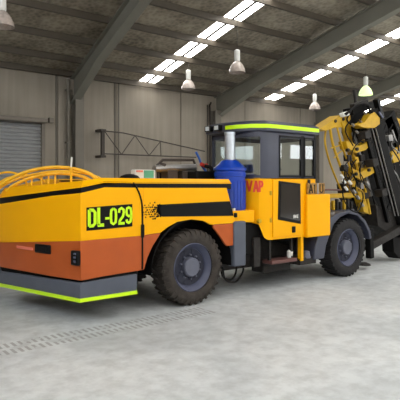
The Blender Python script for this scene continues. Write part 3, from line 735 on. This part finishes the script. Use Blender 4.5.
# front deck with valves
MB().box(7.9, 9.3, 6.5, 7.9, 1.15, 1.26).build('front_deck', M['cabgrey'], R, bevel=.01)
MB().box(8.0, 9.25, 6.42, 6.5, 1.5, 1.59).build('deck_rail', M['boomyellow'], R, bevel=.01)
MB().box(8.0, 8.9, 6.9, 7.4, 1.26, 1.5).build('valve_bank', M['grime'], R, bevel=.02)
for k in range(10):
    x = 8.03+k*.12
    MB().box(x, x+.06, 6.44, 6.5, 1.26, 1.42+.03*(k % 3)).build('valve_lever', M['boomyellow'] if k % 3 == 1 else M['grime'], R, bevel=.01)
MB().tube([(7.85, 6.4, 1.66), (8.3, 6.4, 1.67), (8.75, 6.45, 1.66)], .018, 8).build('orange_pipe', M['rust'], R)
MB().box(7.9, 7.98, 6.4, 6.5, 1.2, 1.62).build('deck_post', M['grime'], R)
# ------------------------------------------------------------------ booms
YB = 6.8
def T(name, pts, r, m, y=YB, par=R, n=8, sm=5):
    P = [at(p[0], p[1], y+(p[2] if len(p) > 2 else 0)) for p in pts]
    return MB().tube(P, r, n, sm if len(P) > 2 else 0).build(name, M[m], par)
def B(name, p, q, w, h, m, y=YB, y2=None, par=R, bevel=.01):
    return MB().beam(at(p[0], p[1], y), at(q[0], q[1], y2 if y2 is not None else y), w, h).build(name, M[m], par, bevel=bevel)
def Q(name, pts, y0, y1, m, par=R, bevel=.01):
    return MB().prism([at(px, py, y0) for px, py in pts], (0, y1-y0, 0)).build(name, M[m], par, bevel=bevel)
# near boom (yellow)
bm = B('near_boom', (345, 124), (365, 206), .14, .15, 'boomyellow', 6.75)
Q('boom_head', [(320, 129), (330, 122), (341, 115), (350, 114), (351, 121), (346, 127), (334, 128), (326, 131)], 6.6, 6.9, 'boomyellow', bm)
T('hose_sleeve', [(326, 129), (325, 142), (329, 160), (335, 176), (341, 190)], .02, 'boomyellow', 6.7, bm)
T('hose_sleeve', [(330, 129), (333, 145), (340, 165), (347, 183), (352, 196)], .028, 'boomyellow', 6.6, bm)
T('hose_sleeve', [(337, 127), (342, 146), (350, 168), (356, 188), (364, 206)], .02, 'boomyellow', 6.55, bm)
T('hose_sleeve', [(341, 122), (349, 142), (356, 165), (365, 190), (370, 214)], .03, 'boomyellow', 6.6, bm)
T('boom_link', [(331, 148), (338, 146), (346, 142)], .014, 'boomyellow', 6.6, bm)
T('boom_link', [(334, 158), (340, 152), (345, 150)], .012, 'boomyellow', 6.6, bm)
B('boom_cylinder', (353, 132), (371, 196), .07, .07, 'steel', 6.6, par=bm)
Q('upper_yoke', [(346, 141), (348, 149), (357, 153), (366, 150), (371, 145), (370, 139), (364, 144), (358, 146), (352, 142)], 6.45, 6.65, 'boomyellow', bm)
Q('lower_yoke', [(351, 168), (354, 176), (361, 180), (369, 176), (378, 171), (376, 163), (368, 168), (362, 172), (356, 170)], 6.45, 6.65, 'boomyellow', bm)
Q('boom_tip_bracket', [(357, 125), (365, 122), (370, 115), (375, 112), (380, 118), (380, 124), (375, 128), (364, 128)], 6.35, 6.55, 'boomyellow', bm)
Q('boom_foot', [(356, 186), (366, 183), (378, 205), (372, 218), (362, 214)], 6.75, 7.1, 'grime', bm)
Q('boom_foot_plate', [(358, 192), (362, 190), (368, 206), (369, 214), (364, 212)], 6.55, 6.7, 'boomyellow', bm)
Q('white_end_cap', [(343, 113), (349, 111), (350, 115), (344, 117)], 6.5, 6.6, 'white', bm)
for (px, py) in ((336, 121), (344, 119), (349, 150), (358, 149), (357, 174), (370, 170)):
    p = at(px, py, 6.4 if py > 125 else 6.58); MB().lathe([(0, 0), (.035, 0), (.035, .06), (0, .06)], p, 'Y', 12).build('pivot_pin', M['grime'], bm)
# feed beam on the near boom
fb = B('near_feed_beam', (372, 110), (402, 225), .16, .24, 'matte', 6.45)
for dx in (-2, 1.5):
    B('guide_rail', (374+dx, 128), (397+dx, 216), .03, .018, 'steel', 6.35, par=fb)
B('feed_cylinder', (365, 130), (388, 222), .08, .09, 'black', 6.45, par=fb)
B('feed_tip', (376, 99), (381, 118), .12, .1, 'black', 6.4, par=fb)
B('tip_plate', (379, 112), (383, 118), .03, .05, 'rim', 6.33, par=fb)
for (px, py) in ((372, 132), (380, 160), (389, 190)):
    Q('cradle', [(px-7, py), (px-2, py-2), (px-1, py+5), (px-6, py+7)], 6.3, 6.5, 'grime', fb)
# rock drill and hoses on top
rd = B('rock_drill', (348, 112), (374, 104), .25, .14, 'matte', 6.7)
B('drill_shank', (352, 106), (366, 101), .12, .08, 'grime', 6.6, par=rd)
T('vertical_rod', [(354, 90), (356, 104)], .035, 'grime', 6.9, rd)
Q('drill_body', [(350, 114), (364, 110), (370, 116), (362, 124), (360, 138), (356, 146), (351, 132)], 6.75, 7.0, 'matte', rd)
for k in range(8):
    a = random.uniform(-3, 3)
    T('hose', [(347+a, 116+a), (354, 107-a*.4), (362+a, 104), (369, 108+a), (371+a*.6, 122)], .016, 'matte', 6.4+.06*k, rd)
for k in range(16):
    px = random.uniform(349, 366); py = random.uniform(112, 134)
    T('hose', [(px, py), (px+random.uniform(-5, 5), py+7), (px+random.uniform(-3, 7), py+15), (px+random.uniform(0, 8), py+24)], .014, 'matte', 6.45+.025*k, rd)
for (px, py) in ((352, 124), (356, 131), (362, 137), (366, 132), (360, 121), (364, 112)):
    T('hose_fitting', [(px, py), (px+2, py+2)], .025, 'steel', 6.42, rd)
# hose bundle at the boom foot
for k in range(26):
    px = random.uniform(343, 364); py = random.uniform(158, 184)
    T('hose', [(px, py), (px+random.uniform(-6, 6), py+8), (px+random.uniform(-3, 8), py+16), (px+random.uniform(0, 11), py+26)], .012, ('matte', 'grime', 'matte', 'truss', 'matte', 'boomyellow', 'grime')[k % 7], 6.35+.02*k, bm)
T('hose_loop', [(372, 140), (358, 143), (351, 156), (352, 170), (357, 182)], .010, 'matte', 6.35, bm)
T('hose_loop', [(344, 178), (343, 196), (350, 209), (358, 211), (363, 200)], .014, 'matte', 6.3, bm)
for (px, py) in ((341, 175), (343, 180), (345, 187), (349, 181), (366, 182), (357, 196), (361, 203), (353, 190)):
    T('hose_fitting', [(px, py), (px+2.2, py+3)], .028, 'white' if px < 350 else 'steel', 6.32, bm)
Q('manifold', [(344, 184), (352, 182), (358, 200), (352, 206), (346, 198)], 6.8, 7.0, 'grime', bm)
# dark carriage work between the two booms
Q('carriage_plate', [(360, 128), (370, 118), (376, 140), (384, 175), (392, 205), (380, 212), (370, 190), (364, 160)], 7.0, 7.15, 'matte')
Q('carriage_plate', [(381, 120), (392, 116), (404, 150), (410, 215), (394, 212), (388, 170)], 6.95, 7.05, 'matte')
for k in range(22):
    px = random.uniform(354, 374); py = random.uniform(118, 190)
    T('hose', [(px, py), (px+random.uniform(-5, 4), py+9), (px+random.uniform(-1, 7), py+18), (px+random.uniform(1, 9), py+27)], .013, ('matte', 'grime', 'truss')[k % 3], 6.7+.01*k, rd)
for k in range(14):
    px = random.uniform(382, 397); py = random.uniform(118, 185)
    T('hose', [(px, py), (px+random.uniform(-4, 5), py+10), (px+random.uniform(0, 8), py+20), (px+random.uniform(2, 9), py+30)], .015, ('matte', 'grime', 'steel', 'matte')[k % 4], 6.6+.015*k, fb)
for (px, py, m__) in ((350, 158, 'grime'), (357, 160, 'boomyellow'), (363, 158, 'grime'), (354, 184, 'boomyellow'), (362, 186, 'steel'), (367, 196, 'grime'), (349, 196, 'boomyellow'), (346, 168, 'grime'), (388, 150, 'grime'), (391, 138, 'steel')):
    Q('valve', [(px-2.2, py-3), (px+1.5, py-3.4), (px+2.6, py+2.5), (px-1.5, py+3.2)], 6.5, 6.62, m__, bm if px < 380 else fb)
# far boom
b2 = B('far_boom', (380, 118), (412, 132), .25, .28, 'boomyellow', 7.5)
B('boom_plate', (388, 128), (410, 140), .25, .1, 'boomyellow', 7.4, par=b2)
Q('boom_bracket', [(391, 153), (400, 145), (408, 150), (404, 160), (394, 163)], 6.9, 7.2, 'boomyellow', b2)
f2 = B('far_feed_beam', (384, 116), (416, 200), .3, .5, 'matte', 7.1)
B('guide_rail', (392, 130), (414, 190), .04, .04, 'steel', 6.9, par=f2)
Q('centralizer', [(387, 134), (393, 132), (396, 142), (390, 145)], 6.85, 6.95, 'grime', f2)
# dark carriage masses low at the front
Q('boom_pedestal', [(368, 172), (398, 172), (404, 236), (384, 238), (370, 230), (366, 205)], 6.9, 7.6, 'matte')
Q('swing_bracket', [(376, 205), (402, 215), (404, 240), (392, 236), (378, 226)], 6.5, 6.9, 'grime')
B('swing_arm', (366, 247), (404, 226), .2, .16, 'grime', 6.45)
jk = B('stabiliser_jack', (369, 228), (370, 258), .13, .13, 'matte', 6.35)
MB().lathe([(0, 0), (.14, 0), (.12, .03), (.05, .06), (0, .06)], (9.42, 6.35, .09), n=20).build('jack_foot', M['grime'], jk)
Q('lower_guard', [(393, 236), (400, 232), (408, 236), (408, 256), (400, 259), (394, 252)], 6.5, 6.8, 'matte')
# ------------------------------------------------------------------ light
w = bpy.data.worlds.new('world'); bpy.context.scene.world = w; w.use_nodes = True
bg = w.node_tree.nodes['Background']; bg.inputs['Color'].default_value = (.93, .97, 1.0, 1); bg.inputs['Strength'].default_value = 6.0
vs = bpy.context.scene.view_settings; vs.view_transform = 'Standard'; vs.look = 'None'; vs.exposure = .08; vs.gamma = 1; vs.use_curve_mapping = False
